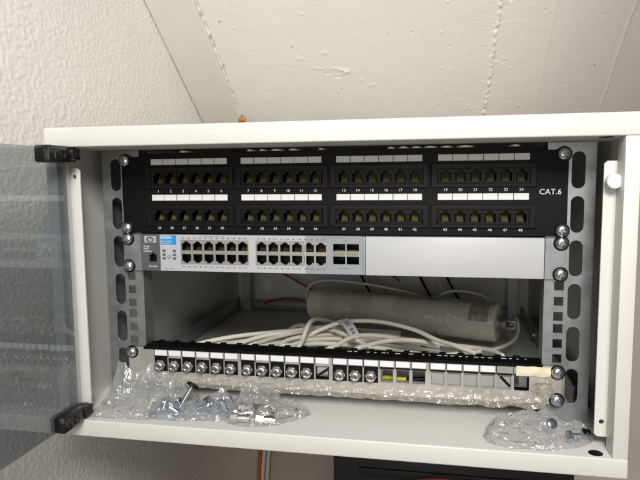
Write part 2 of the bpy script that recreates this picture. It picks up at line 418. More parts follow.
# ------------------------------------------------------------------ the cabinet
W, YF, YB = 285., -80., 520.
cab = thing('rack_cabinet', 'open cream wall rack cabinet with a smoked glass door', 'cabinet', (0, 200, -301.5))
bm = new(); box(bm, -W, W, YF, YB, 6, 26.2, bev=1.6, seg=3)
top = obj('top_panel', bm, 'paint', cab)
bm = new(); box(bm, -W, W, YF, YB, -301.5, -283, bev=1.6, seg=3)
bot = obj('bottom_panel', bm, 'paint', cab)
for x in (259.5, -259.5):
    bm = new(); lathe(bm, (x, -70, -283.3), (0, 0, 1), [(0, 6.6), (.5, 6.4), (.8, 5.6), (.4, 4.6), (.3, .5)], 20)
    obj('hole_plug', bm, 'blackplastic', bot)
bm = new(); cyl(bm, (259, -66, 6.3), (259, -66, 5.4), 6, seg=20); obj('hole_plug', bm, 'blackplastic', top)
for s in (-1, 1):
    bm = new(); a, b_ = sorted((s*(W-.6), s*(W-2.6))); box(bm, a, b_, -56, YB-2, -283, 6)
    side = obj('side_panel', bm, 'paint', cab)
    bm = new(); a, b_ = sorted((s*(W-.3), s*271.5)); box(bm, a, b_, YF+.5, -57, -283.2, 6.2, bev=1.2)
    obj('corner_post', bm, 'paint', cab)
    bm = new(); a, b_ = sorted((s*261, s*277)); zb = -272 if s > 0 else -277
    out = rect(a, b_, zb, -15); 
    k = 2.5; out = [(a+k, zb), (b_-k, zb), (b_, zb+k), (b_, -15-k), (b_-k, -15), (a+k, -15), (a, -15-k), (a, zb+k)]
    plate(bm, out, [circle(s*267, -258 if s > 0 else -24, 2.6)], -57, -54.5, bev=.3)
    fl = obj('strike_flange', bm, 'paint', cab)
    if s > 0:
        bm = new(); lathe(bm, (267, -57, -33), (0, -1, 0), [(0, 3.2), (6, 3.2), (6.2, 6.2), (7, 6.9), (11.5, 6.9), (12.6, 6.2), (13, 4.8), (13.1, .3)], 28)
        obj('knob', bm, 'whiteplastic', fl)
bm = new()
dia = [(-220, -226), (-217, -231), (-213, -239), (-210.5, -244), (-213, -249), (-217, -257), (-220, -262), (-223, -257), (-227, -249), (-229.5, -244), (-227, -239), (-223, -231)]
plate(bm, rect(-W+3, W-3, -283, 6), [[(x, z) for x, z in dia]], YB-6, YB-4)
bk = obj('back_panel', bm, 'paint', cab)
bm = new(); plate(bm, [(x, z) for x, z in dia], [], YB-8.2, YB-6.1); obj('painted_hole_light', bm, 'whiteplastic', bk)  # white plate stands in for the brightness in the diamond hole
bm = new(); box(bm, -240, 240, 470, 492, -285+2, -268, bev=1); obj('rear_crossbar', bm, 'zinc', cab)

# mounting rails
UZ = [-6.35-44.45*u-d for u in range(6) for d in (0, 15.88, 31.75)]
def rail(s, y, name, holes=True):
    bm = new()
    o0, o1 = sorted((s*222, s*268))
    hl = []
    if holes:
        hl = [rect(s*236.5-4.75, s*236.5+4.75, z-4.75, z+4.75) for z in UZ]+[slot(s*251.5, -22.2-44.45*i, 13, 37) for i in range(6)]
    plate(bm, rect(o0, o1, -282.5, 5.5), hl, y, y+2, bev=.25)
    a, b_ = sorted((s*266, s*268)); box(bm, a, b_, y+2.05, y+38, -282.5, 5.5)
    a, b_ = sorted((s*222, s*224)); box(bm, a, b_, y+2.05, y+22, -282.5, 5.5)
    return obj(name, bm, 'zinc', cab)
for s in (-1, 1):
    rail(s, 0, 'mounting_rail')
    bm = new(); a, b_ = sorted((s*240, s*256)); box(bm, a, b_, 462, 464, -282.6, 5.4); a, b_ = sorted((s*254, s*256)); box(bm, a, b_, 464.05, 490, -282.6, 5.4)
    obj('rear_rail', bm, 'zinc', cab)
    bm = new(); a, b_ = sorted((s*282, s*262)); box(bm, a, b_, 40, 462, -282.7, -280.5); a, b_ = sorted((s*264, s*262)); box(bm, a, b_, 40, 462, -280.4, -258)
    for y in (120, 300): cyl(bm, (s*262, y, -270), (s*258, y, -270), 4, seg=6)
    obj('side_rail', bm, 'zinc', cab)

# glass door, swung open square to the front
bm = new(); box(bm, -264.2, -260.2, -640, -81, -281, 5, bev=.6, seg=1)
door = obj('glass_door', bm, 'smoke', cab, smooth=False)
for zc, dz in ((-1.5, 0), (-275.5, 0)):
    sgn = 1 if zc > -100 else -1
    bm = new()
    box(bm, -271, -254, -116, -80, zc-8.5, zc+8.5, bev=2.2)
    box(bm, -268, -252.5, -108, -86, zc-6, zc+6, bev=1.5)
    box(bm, -269, -252, -80.5, -66, zc-5.5, zc+6.5, bev=2)
    lathe(bm, (-252.6, -97, zc), (1, 0, 0), [(0, 4.6), (1.2, 4.6), (1.8, 3.8), (1.2, 2.6), (.6, 2.4), (.6, .2)], 16)
    lathe(bm, (-252.2, -73, zc+.5), (1, 0, 0), [(0, 3.6), (1.2, 3.4), (1.7, 2.6), (1.0, 1.6), (1., .2)], 14)
    cyl(bm, (-259.5, -70, zc-9*sgn+sgn*2), (-259.5, -70, zc+9.5*sgn), 3.4, seg=14)
    obj('hinge', bm, 'hingeplastic', door)

# ------------------------------------------------------------------ screws
def screw_bm(x, z, y, cup):
    bm = new()
    if cup: lathe(bm, (x, y, z), (0, -1, 0), [(0, 7.6), (1.0, 7.6), (1.6, 6.9), (1.2, .5)], 24, 1)
    y -= 1.2
    prof = [(0, 6.1), (1.2, 6.2), (2.4, 5.7), (3.3, 4.6), (3.9, 3.0), (4.05, 2.2), (3.2, 1.3), (2.6, .15)]
    lathe(bm, (x, y, z), (0, -1, 0), prof, 24, 0)
    for a in (.3, .3+PI/2):
        box(bm, -2.9, 2.9, -.6, .6, -.65, .65, 2, rot=Matrix.Translation((x, y-3.6, z)) @ Matrix.Rotation(a, 4, 'Y'))
    return bm
SM = ['steel', 'blackplastic', 'zinc']

# ------------------------------------------------------------------ 48 port patch panel
pp = thing('patch_panel', 'black two-row patch panel with CAT.6 print, at the top of the cabinet', 'patch panel', (0, -2, -88.5))
CX = (-159.3, -53.1, 53.1, 159.3)
RZ = (-26.2, -68.2)
holes = [rect(c-47, c+47, z-9.2, z+7.6) for c in CX for z in RZ]
holes += [slot(s*234, z, 0, 0) for s in () for z in ()]
bm = new()
outer = [(-241, -88.3), (241, -88.3), (241, -2.2), (218, -2.2), (218, 1.2), (-218, 1.2), (-218, -2.2), (-241, -2.2)]
plate(bm, outer, holes, -4.2, -2.2, bev=.3)
box(bm, -218, 218, -2.2, 40, -.4, 1.1)
box(bm, -218, 218, -2.2, 12, -88.2, -86.9)
obj('face_plate', bm, 'blackplate', pp)
# one module (six jacks), then copies
def jack_bm(cx, cz):
    bm = new()
    n = 5.9; y0, y1 = -4.6, 11
    op = [(cx-5.6, cz-6.2), (cx+5.6, cz-6.2), (cx+5.6, cz+2.6), (cx+3.2, cz+2.6), (cx+3.2, cz+4.4), (cx+1.7, cz+4.4), (cx+1.7, cz+5.6), (cx-1.7, cz+5.6), (cx-1.7, cz+4.4), (cx-3.2, cz+4.4), (cx-3.2, cz+2.6), (cx-5.6, cz+2.6)]
    plate(bm, rect(cx-7.0, cx+7.0, cz-8.6, cz+7.0), [op], y0, y1, 0)
    box(bm, cx-7, cx+7, y1+.05, y1+1.5, cz-8.6, cz+7, 0)
    box(bm, cx-3.6, cx+3.6, 1.0, y1, cz-6.1, cz-4.4, 2)
    for i in range(8):
        x = cx-2.5+i*.71
        a = Vector((x, -.3+1.2*abs(i-3.5)/3.5, cz-4.6)); b = Vector((cx+(x-cx)*1.4, 8.5, cz+1.0+.35*abs(i-3.5)))
        cyl(bm, a, b, .25, seg=5, mi=1)
    return bm
mods = []
def make_module(c, z):
    bm = new()
    plate(bm, rect(c-51.4, c+51.4, z-11.8, z+11.4), [rect(c-46.2, c+46.2, z-8.7, z+7.2)], -6.4, -4.3, bev=.5)
    for k_ in range(5):
        x = c-30+15*k_
        box(bm, x-.45, x+.45, -6.0, -4.4, z-8.7, z+7.2)
    m_ = obj('port_module', bm, 'blackplastic', pp, (c, -5, z))
    return m_
first = make_module(CX[0], RZ[0])
j0 = obj('network_jack', jack_bm(CX[0]-37.5, RZ[0]), ['blackplastic', 'gold', 'amber'], first, (CX[0]-37.5, -5, RZ[0]))
for i in range(1, 6): dup(j0, (15*i, 0, 0), first)
for c in CX:
    for z in RZ:
        if (c, z) != (CX[0], RZ[0]): dup(first, (c-CX[0], 0, z-RZ[0]))
        bm = new()
        zl = -8.2 if z == RZ[0] else -48.3
        for i in range(6):
            box(bm, c-45.3+15.12*i, c-45.3+15.12*i+14.5, -5.2, -4.25, zl-3.3, zl+3.3, bev=.2, seg=1)
        obj('label_strip', bm, 'label', pp)
bm = new()
n = 1
for z in (-41.2, -82.4):
    for c in CX:
        for i in range(6):
            text(bm, str(n), c-37.5+15*i, z, 3.0, -4.45, bold=.012); n += 1
text(bm, 'CAT.6', 224.6, -43.8, 5.6, -4.45, bold=.03)
obj('printed_lettering', bm, 'print_', pp, smooth=False)
s0 = obj('screw', screw_bm(-236.5, -6.35, -4.3, True), SM, pp, (-236.5, -4.3, -6.35))
for x, z in ((-236.5, -82.55), (236.5, -6.35), (236.5, -82.55)): dup(s0, (x+236.5, 0, z+6.35))
# punched-down wires behind the panel's top edge
for i, (x0, x1) in enumerate(((-172, -161), (-93, -84), (-79, -70), (-66, -52), (-46, -34), (-13, -5), (61, 70), (73, 84), (86, 97), (99, 113), (116, 129), (133, 150), (185, 196))):
    bm = new(); yy = 2
    tube(bm, [(x0-1, 40, -6), (x0, 14, 1.9), (x0+1.5, 1, 2.7), ((x0+x1)/2, -4.2, 3.1), (x1-1.5, 1, 2.7), (x1, 14, 1.9), (x1+1, 40, -6)], 1.15, seg=8)
    k = obj('wire_loop', bm, 'whiteplastic', None, ((x0+x1)/2, yy, 0))
    tag(k, 'thin white wire loop showing in the gap above the black patch panel', 'wire', 'white wire loops above the patch panel')

# ------------------------------------------------------------------ switch
sw = thing('network_switch', 'white and grey network switch with a blank right half, under the patch panel', 'network switch', (0, 0, -131.5))
YS = -9.
bm = new(); box(bm, -220.5, 220.5, YS+46, 240, -131.5, -89.6)
box(bm, -220.5, 220.5, YS+3.1, YS+46, -90.1, -89.6); box(bm, -220.5, 220.5, YS+3.1, YS+46, -131.5, -131.0)
for a in (-220.5, 220.0): box(bm, a, a+.5, YS+3.1, YS+46, -130.9, -90.2)
obj('chassis', bm, 'darkgrey', sw)
T, B = -90.2, -131.0
# left dark block with console jack
bm = new(); plate(bm, rect(-217.5, -195.6, B, T), [[(-209, -121.5), (-199, -121.5), (-199, -112.2), (-202, -112.2), (-202, -110.5), (-206, -110.5), (-206, -112.2), (-209, -112.2)]], YS-1, YS+3.0, bev=.5)
box(bm, -219.8, -217.7, YS-1.4, YS+3, B, T, 1)
lb = obj('console_block', bm, ['darkgrey', 'zinc'], sw)
bm = new(); box(bm, -209.5, -198.5, YS+9, YS+10, -122, -110, 0)
for a in (-210.4, -198.4): box(bm, a, a+.8, YS+3.1, YS+10, -122, -110)
box(bm, -209.5, -198.5, YS+3.1, YS+9, -122.8, -122.05); box(bm, -209.5, -198.5, YS+3.1, YS+9, -109.9, -109.2)
obj('console_jack', bm, 'blackplastic', sw)
bm = new(); box(bm, -213.4, -198.6, YS-1.9, YS-1.05, -99.2, -91.4, bev=.3, seg=1)
bd = obj('badge', bm, 'silver', sw)
bm = new(); plate(bm, [(-206+4.6*math.cos(a*PI/12), -95.3+3.3*math.sin(a*PI/12)) for a in range(24)], [], YS-2.15, YS-1.92); 
text(bm, 'hp', -205.9, -95.2, 3.9, YS-2.25, shear=.3, bold=.03, mi=1)
obj('logo', bm, ['darkgrey', 'print_'], bd, smooth=False)
bm = new()
for s_, z in (('Power', -103.2), ('Fault', -105.9), ('Locator', -108.6)): text(bm, s_, -214.8, z, 2.2, YS-1.15, align='LEFT', bold=.03)
obj('status_lettering', bm, 'print_', sw, smooth=False)
bm = new(); text(bm, 'Console', -204, -126, 2.2, YS-1.15, bold=.03); obj('console_lettering', bm, 'print_', lb, smooth=False)
# white + blue-grey face with its ports
pitch = 13.3; PX = [-163.6+pitch*i for i in range(6)]+[-75.5+pitch*i for i in range(6)]
def port_hole(cx, cz, up):
    k = 1 if up else -1
    p = [(cx-5.5, cz-5.2*k), (cx+5.5, cz-5.2*k), (cx+5.5, cz+2.6*k), (cx+3.4, cz+2.6*k), (cx+3.4, cz+3.9*k), (cx+1.9, cz+3.9*k), (cx+1.9, cz+5*k), (cx-1.9, cz+5*k), (cx-1.9, cz+3.9*k), (cx-3.4, cz+3.9*k), (cx-3.4, cz+2.6*k), (cx-5.5, cz+2.6*k)]
    return p
ZA, ZB = -102.3, -116.9
bm = new()
plate(bm, rect(-195.4, -26.2, B, T), [rect(-170.6, -90.2, -123.6, -95.6), rect(-82.4, -26.9, -123.6, -95.6)], YS, YS+3, bev=.2)
obj('white_face', bm, 'bezel', sw)
bm = new()
plate(bm, rect(-26.0, 36.0, B, T), [rect(-25.6, -2.0, -123.6, -95.6), rect(3.0, 33.4, -121.4, -97.2)], YS+.1, YS+3, bev=.2)
box(bm, 36.2, 39.2, YS-1.6, YS+3, B, T, 0, bev=.5)
for i in range(9): box(bm, 36.6, 38.8, YS-1.9, YS-1.5, T-5-i*4.2-1.2, T-5-i*4.2)
obj('grey_face', bm, 'greybezel', sw)
for x0, x1, cols in ((-170.4, -90.4, PX[:6]), (-82.2, -2.2, PX[6:])):
    bm = new(); y0 = YS+.5
    plate(bm, rect(x0, x1, -123.4, -95.8), [port_hole(c, ZA, True) for c in cols]+[port_hole(c, ZB, False) for c in cols], y0, YS+2.6)
    pb = obj('port_block', bm, 'shield', sw)
    if x0 < -100:
        bm = new()
        c, z = cols[0], ZA
        hole = port_hole(c, z, True)
        plate(bm, rect(c-6.2, c+6.2, z-5.9, z+5.6), [hole], YS+2.62, YS+14); box(bm, c-6.2, c+6.2, YS+14.05, YS+15, z-5.9, z+5.6)
        for i in range(8): cyl(bm, (c-3.5+i, YS+5, z-4.9), (c-3.5+i, YS+12, z-2.5), .16, seg=4, mi=1)
        p0 = obj('network_jack', bm, ['blackplastic', 'gold'], pb, (c, YS+3, z))
    for ci, c in enumerate(cols):
        if not (x0 < -100 and ci == 0): k = dup(p0, (0, 0, 0), pb); k.location = (Vector((c, YS+3, ZA))-WO[pb])*S
        k = dup(p0, (0, 0, 0), pb); k.location = (Vector((c, YS+3, ZB))-WO[pb])*S; k.rotation_euler = (0, PI, 0)
bm = new()
plate(bm, rect(3.2, 33.2, -121.2, -97.4), [rect(c-6.6, c+6.6, z-4.3, z+4.3) for c in (10.9, 25.6) for z in (-102.6, -116.0)], YS+.6, YS+2.6)
for c in (10.9, 25.6):
    for i in range(7): box(bm, c-6+i*1.8, c-5.1+i*1.8, YS+.1, YS+.62, -111.2, -107.4, 1)
    box(bm, c-6.4, c+6.4, YS+2.7, YS+30, -112.2, -106.4, 0)
fp = obj('fibre_port_block', bm, ['shield', 'gold'], sw)
bm = new(); box(bm, 3.4, 33, YS+30.1, YS+31, -121, -97.6)
for z in (-121.6, -97.4): box(bm, 3.4, 33, YS+2.7, YS+30, z, z+.5)
for x in (2.8, 17.8, 33.1): box(bm, x, x+.6, YS+2.7, YS+30, -121, -97.6)
obj('fibre_port_slot', bm, 'blackplastic', fp)
bm = new()
for i, c in enumerate(PX):
    text(bm, str(2*i+1), c, -93.6, 1.9, YS-.12, bold=.02); text(bm, str(2*i+2), c, -126.0, 1.9, YS-.12, bold=.02)
    for sx in (-3.6, 3.6):
        box(bm, c+sx-1.1, c+sx+1.1, YS-.1, YS-.02, -94.3, -92.9); box(bm, c+sx-1.1, c+sx+1.1, YS-.1, YS-.02, -126.7, -125.3)
text(bm, '10/100/1000Base-T Ports (1-24)', -132, -91.3, 1.5, YS-.12)
text(bm, 'Dual-Personality Ports (21-24)', 5, -91.5, 1.4, YS-.02)
text(bm, 'Mdl', 18, -94.6, 1.5, YS-.02); text(bm, 'Mini-GBIC Ports', 18, -124.8, 1.6, YS-.02)
text(bm, 'Clear  Reset', -185, -128.6, 1.7, YS-.12)
obj('port_lettering', bm, 'dimprint', sw, smooth=False)
bm = new(); box(bm, -193.8, -175.2, YS-.7, YS-.03, -100.8, -90.6); box(bm, -193.7, -181, YS-.8, YS-.71, -94.9, -90.7, 1)
bb = obj('blue_badge', bm, ['blue', 'lightblue'], sw, smooth=False)
bm = new(); text(bm, 'ProCurve', -192.8, -93, 2.3, YS-.85, align='LEFT', bold=.02); text(bm, 'Networking', -192.8, -97.2, 1.8, YS-.76, align='LEFT'); text(bm, 'HP Innovation', -192.8, -99.6, 1.3, YS-.76, align='LEFT')
obj('printed_lettering', bm, 'print_', bb, smooth=False)
for x in (-190.4, -177.8):
    for z in (-108.2, -112.6, -116.8):
        bm = new(); box(bm, x-2, x+2, YS-.5, YS-.02, z-1.4, z+1.4, bev=.3, seg=1); obj('status_lens', bm, 'ledgreen', sw)
bm = new(); lathe(bm, (-184.4, YS, -115.5), (0, -1, 0), [(-.5, 1.9), (.3, 1.9), (.35, 1.5), (-.4, 1.4), (-.45, .1)], 16); obj('reset_button', bm, 'blackplastic', sw)
bm = new(); box(bm, 39.6, 219.6, YS-1.8, YS+3, -131.2, -89.9, bev=.7); obj('blank_panel', bm, 'blank', sw)
for s in (-1, 1):
    bm = new(); a, b_ = sorted((s*241, s*221.5))
    plate(bm, rect(a, b_, -132, -90.6), [slot(s*236.5, z, 7, 9.5) for z in (-95.25, -127)], -4.2, -2.2, bev=.3)
    a, b_ = sorted((s*222.8, s*220.7)); box(bm, a, b_, -2.1, 40, -131.5, -90.6)
    obj('mounting_ear', bm, 'zinc', sw)
    for z in (-95.25, -127):
        k = dup(s0, (s*236.5+236.5, 0, z+6.35), sw); k.location = (Vector((s*236.5, -4.3, z))-WO[sw])*S
        if s < 0: k.rotation_euler = (0, .8, 0)

# ------------------------------------------------------------------ coax panel
cp = thing('coax_patch_panel', 'steel coax connector panel, half filled, at the bottom of the cabinet', 'patch panel', (0, 0, -266.7))
def px(i): return -200.6+17.15*i+(i//6)*2.6
PXC = [px(i) for i in range(24)]
WZ0, WZ1 = -249.8, -234.6
bm = new()
plate(bm, rect(-241, 241, -263, -223.2), [rect(c-7.5, c+7.5, WZ0, WZ1) for c in PXC]+[slot(s*236.5, z, 7, 10) for s in (-1, 1) for z in (-228.6, -257.5)], -5.6, -4.0, bev=.3)
box(bm, -241, 241, -3.9, 18, -263, -261.8)
obj('face_plate', bm, 'coaxplate', cp)
bm = new(); box(bm, -222, 222, -6.2, 19, -223.0, -221.4, bev=.4, seg=1)
box(bm, -222, 222, -6.4, -5.7, -224.6, -222.9)
for i in range(22): box(bm, -214+i*19.5, -214+i*19.5+7, 13, 21, -221.3, -220.2, 0, bev=.3, seg=1)
tr = obj('cable_tray', bm, 'blackplate', cp)
bm = new()
rr_ = random.Random(5)
for i in range(26):
    x = 16+7.6*i+rr_.uniform(-1, 1); y = 10+rr_.uniform(-.6, .6)
    if rr_.random() < .8: box(bm, x, x+rr_.uniform(1.5, 5.5), y, y+1.1, -221.36, -221.0)
obj('painted_glints', bm, 'label', tr)  # pale dashes stand in for glints along the tray
bm = new()
for i, c in enumerate(PXC):
    if i < 22: box(bm, c-7.4, c+7.4, -6.6, -5.65, -231.6, -225.4, 0, bev=.2, seg=1)
    box(bm, c-8.55, c-7.9, -6.3, -5.65, -233.6, -224.7, 1)
    box(bm, c-7.6, c+8, -6.1, -5.65, -234.2, -232.3, 1) if i % 2 == 0 or i > 11 else None
obj('label_strip', bm, ['whitelabel', 'blackplastic'], cp)
bm = new()
for i, c in enumerate(PXC): text(bm, str(i+1), c, -253.4, 3.0, -5.75, bold=.012)
obj('printed_lettering', bm, 'print_', cp, smooth=False)
def coax_bm(c, z):
    bm = new()
    plate(bm, rect(c-7.4, c+7.4, WZ0+.1, WZ1-.1), [circle(c, z, 4.6, 20)], -6.6, 8, 0, bev=.4)
    lathe(bm, (c, -4.5, z), (0, -1, 0), [(0, 4.55), (2.9, 4.55)], 20, 1)
    lathe(bm, (c, -6.6, z), (0, -1, 0), [(0, 6.3), (.3, 6.5), (2.6, 6.5), (3.1, 5.9)], 6, 1)
    lathe(bm, (c, -9.7, z), (0, -1, 0), [(0, 5.3)]+[q_ for t_ in range(2) for q_ in ((.3+1.3*t_, 5.3), (.7+1.3*t_, 4.95), (1.1+1.3*t_, 5.3))]+[(3.4, 5.2), (4.3, 4.6), (4.7, 3.6), (4.75, 2.6), (4.5, 2.2)], 28, 1)
    lathe(bm, (c, -14.0, z), (0, -1, 0), [(0, 2.3), (.1, 2.2), (.15, .8), (-.6, .7), (-.7, .1)], 16, 2)
    cyl(bm, (c, 8, z), (c, 20, z), 4.5, seg=12, mi=1)
    return bm
c0 = obj('coax_connector', coax_bm(PXC[0], -242.2), ['blackplastic', 'nickel', 'zinc'], cp, (PXC[0], -6, -242.2), angle=30)
for i in range(1, 15):
    if i == 11: continue
    k = dup(c0, (PXC[i]-PXC[0], 0, 0)); k.rotation_euler = (0, 0, 0)
# clips left in the empty windows
for i in [11]+list(range(15, 24)):
    c = PXC[i]; bm = new()
    box(bm, c-7.4, c-6.7, -6.1, 6, WZ0+.2, WZ1-.2); box(bm, c+6.7, c+7.4, -6.1, 6, WZ0+.2, WZ1-.2)
    box(bm, c-6.6, c+6.6, -6.1, 2, WZ0+.2, WZ0+1.0)
    if i == 11 or 18 <= i <= 22: box(bm, c-6.4, c+6.4, -2.4, -1.2, WZ0+(5 if i == 11 else 1.2), WZ1-.4, 1)
    if i in (11, 22): box(bm, -7, 7, -3.2, -2.6, -1.3, 1.3, 2, rot=Matrix.Translation((c+1, 0, -242)) @ Matrix.Rotation(-.6 if i == 11 else .8, 4, 'Y'))
    obj('window_frame', bm, ['blackplastic' if i in (11, 23) else 'coaxplate', 'insert', 'blackplastic'], cp)
bm = new()
box(bm, PXC[15]-8, PXC[17]+8, 30, 31, -259, -225); obj('rear_tab', bm, 'insert', cp)
bm = new(); box(bm, PXC[22]-8, PXC[23]+2, 30, 31, -259, -232); obj('rear_tab', bm, 'insert', cp)
for x, z in ((-236.5, -228.6), (236.5, -228.6), (236.5, -257.9)):
    k = dup(s0, (0, 0, 0), cp); k.location = (Vector((x, -5.7, z))-WO[cp])*S; k.rotation_euler = (0, x*.01, 0)
# protective film loose on the panel's lower edge
def sheet(name, poly_rows, m, parent, seed, amp):
    bm = new(); prev = None; rd = random.Random(seed)
    for row in poly_rows:
        vs = []
        for c in row:
            c = Vector(c); nv = Vector((noise.noise(c/9+Vector((seed, 0, 0))), noise.noise(c/8+Vector((0, seed, 3))), noise.noise(c/7+Vector((4, 0, seed)))))
            vs.append(bm.verts.new(c+nv*amp))
        if prev:
            for i in range(len(vs)-1): bm.faces.new((prev[i], prev[i+1], vs[i+1], vs[i]))
        prev = vs
    return obj(name, bm, m, parent, angle=20)
rows = []
for j in range(7):
    t_ = j/6
    rows.append([(-200+425*i/120, -6.6-(1.2+3.5*max(0, i/120-.45))*abs(math.sin(2*PI*t_+i*.37))-2*t_, -255.2-12.0*t_+(1.2+3*max(0, i/120-.5))*noise.noise(Vector((i/6, j, 2)))) for i in range(121)])
sheet('protective_film', rows, 'creamfilm', cp, 2, 1.15)
rows = []
for j in range(6):
    rows.append([(196+34*i/14, -7.2-1.2*noise.noise(Vector((i/3, j/2, 8))), -223.4-10.5*j/5+(.8*noise.noise(Vector((i/2, 1, 1))) if j == 5 else 0)) for i in range(15)])
sheet('masking_tape', rows, 'cream', cp, 5, .5)
rows = []
for j in range(8):
    rows.append([(212+20*i/9+4*noise.noise(Vector((j*.7, i*.3, 5))), -9.0-6*abs(noise.noise(Vector((i/2, j/2, 3)))), -236-18*j/7) for i in range(10)])
sheet('torn_film', rows, 'creamfilm', cp, 9, 6)

# earth wire and its ring end, behind the empty windows
e = thing('earth_wire', 'yellow and black earth wire seen through the empty windows of the coax panel', 'wire', (85, 16, -255))
bm = new(); tube(bm, [(49, 22, -262), (54, 18, -253), (60, 16, -251), (72, 15, -251.5), (82, 15, -251.5)], 2.4, seg=10); obj('insulation', bm, 'yellow', e)
bm = new(); tube(bm, [(82.3, 15, -251.5), (92, 15, -251), (104, 15, -250), (109, 15, -248.5)], 2.8, seg=10); obj('sleeve', bm, 'blackplastic', e)
bm = new(); R_ = [Vector((115+5*math.cos(a*PI/8), 15, -248.5+5*math.sin(a*PI/8))) for a in range(17)]; tube(bm, R_, 1.3, seg=8, n=2); obj('ring_terminal', bm, 'blackplastic', e)

# ------------------------------------------------------------------ cables and the grey tube
CAB = {
 'long': ([(-205, 22, -240), (-179, 50, -233), (-142, 80, -230), (-109, 120, -234), (-72, 170, -241), (-23, 230, -253), (59, 280, -268)], 'lowest white coax cable, starting farthest left behind the coax panel'),
 'b': ([(-185, 20, -240), (-148, 38, -229), (-136, 60, -232), (-114, 95, -236), (-86, 130, -237), (-50, 175, -242), (-8, 225, -254), (60, 260, -267)], 'second white coax cable from the left in the fan behind the coax panel'),
 'c': ([(-131, 18, -241), (-106, 36, -228), (-98, 60, -229), (-88, 100, -233), (-68, 140, -236), (-42, 185, -242), (9, 240, -262), (40, 290, -272)], 'third white coax cable from the left in the fan behind the coax panel'),
 'd': ([(-100, 18, -241), (-83, 36, -228), (-75, 60, -231), (-66, 90, -232), (-42, 135, -238), (-5, 180, -249), (55, 220, -266), (120, 250, -275)], 'fourth white coax cable from the left in the fan behind the coax panel'),
 'e': ([(-84, 18, -241), (-68, 36, -228), (-58, 55, -230), (-46, 90, -233), (-22, 130, -241), (14, 165, -251), (64, 190, -263), (120, 205, -274)], 'fifth white coax cable from the left, dipping right under the grey tube'),
 'f': ([(-48, 18, -241), (-46, 38, -228), (-46, 60, -224), (-47, 90, -217), (-47, 120, -215), (-44, 160, -222), (-33, 210, -238), (-10, 250, -262)], 'white coax cable crossing steeply over the others, left of the white tag'),
 'g': ([(-30, 18, -240), (-13, 36, -229), (-4, 55, -229), (6, 85, -228), (20, 120, -232), (47, 150, -240), (82, 160, -248), (119, 150, -251)], 'white coax cable bending right just below the white tag'),
 'h': ([(8, 18, -241), (21, 38, -228), (35, 70, -230), (55, 110, -235), (80, 140, -241), (119, 150, -247), (163, 130, -245), (181, 100, -239), (190, 70, -236)], 'white coax cable lying low along the front of the grey tube'),
 'arch': ([(-78, 90, -246), (-61, 110, -240), (-37, 130, -229), (-7, 150, -222), (38, 160, -222.5), (84, 150, -229), (115, 120, -234), (138, 85, -231), (160, 60, -232)], 'white coax cable arching over the pile in front of the grey tube'),
 'i': ([(-100, 215, -252), (-82, 200, -242), (-49, 170, -237), (-15, 140, -234), (19, 100, -235), (39, 60, -233), (48, 30, -236)], 'white coax cable running diagonally across the pile under the tag'),
 'u1': ([(-166, 18, -240), (-150, 40, -233), (-128, 70, -235), (-96, 112, -241), (-62, 160, -250), (0, 215, -262), (70, 262, -272)], 'white coax cable lying low in the flat fan, under the others'),
 'u2': ([(-116, 18, -240), (-100, 42, -233), (-84, 80, -236), (-58, 118, -241), (-20, 165, -252), (40, 205, -266), (90, 235, -276)], 'white coax cable lying low in the flat fan, under the others'),
 'u3': ([(-66, 18, -240), (-60, 44, -233), (-52, 76, -236), (-30, 112, -243), (10, 148, -254), (70, 175, -266), (130, 180, -276)], 'white coax cable lying low in the flat fan, under the others'),
 'u4': ([(-150, 18, -240), (-128, 46, -231), (-104, 84, -229), (-76, 126, -232), (-44, 178, -238), (-10, 235, -256), (30, 300, -274)], 'white coax cable lying low in the flat fan, under the others'),
 'right': ([(222, 300, -262), (230, 270, -239), (228, 230, -248), (213, 190, -253), (182, 140, -250), (143, 90, -241), (120, 60, -236)], 'white coax cable curling round the right end of the grey tube'),
 'top': ([(-40, 300, -276), (-81, 330, -262), (-102, 360, -248), (-112, 382, -232), (-103, 392, -215), (-71, 397, -209), (-17, 392, -212), (36, 382, -218), (87, 372, -228), (110, 372, -250)], 'white coax cable looping up behind the left end of the grey tube'),
 'over': ([(105, 380, -244), (120, 362, -224), (139, 360, -216), (167, 345, -214), (191, 325, -218), (202, 310, -232), (206, 300, -262)], 'white coax cable looping over the right end of the grey tube'),
}
for k_, (pts, lab) in CAB.items():
    bm = new(); tube(bm, pts, 2.5 if k_ in ('top', 'over', 'right') else 2.95, seg=12, n=10)
    o = obj('coax_cable', bm, 'cable', None, pts[0]); tag(o, lab, 'cable', 'white coax cables behind the coax panel')
    if k_ == 'arch':
        bm = new(); a = [(-18, 142, -219), (-4, 150, -216.5), (20, 103, -229), (9, 99, -233)]
        rows = []
        for j in range(9):
            t_ = j/8; L0 = Vector(a[0]).lerp(Vector(a[3]), t_); L1 = Vector(a[1]).lerp(Vector(a[2]), t_)
            rows.append([L0.lerp(L1, i/4)+Vector((0, 0, 3.5*math.sin(PI*t_))) for i in range(5)])
        prev = None
        for r_ in rows:
            vs = [bm.verts.new(c) for c in r_]
            if prev:
                for i in range(4): bm.faces.new((prev[i], prev[i+1], vs[i+1], vs[i]))
            prev = vs
        ex = bmesh.ops.solidify(bm, geom=bm.faces[:], thickness=.4)
        tg = obj('cable_tag', bm, 'whitelabel', o)
        bm = new()
        for j in (2, 3, 5, 6):
            c0_, c1_ = rows[j][1], rows[j][3]; c2_, c3_ = rows[j+1][3], rows[j+1][1]
            q4 = [bm.verts.new(c.lerp((c0_+c2_)/2, .35)+Vector((0, -.3, .8))) for c in (c0_, c1_, c2_, c3_)]
            bm.faces.new(q4)
        obj('tag_print', bm, 'dimprint', tg, smooth=False)
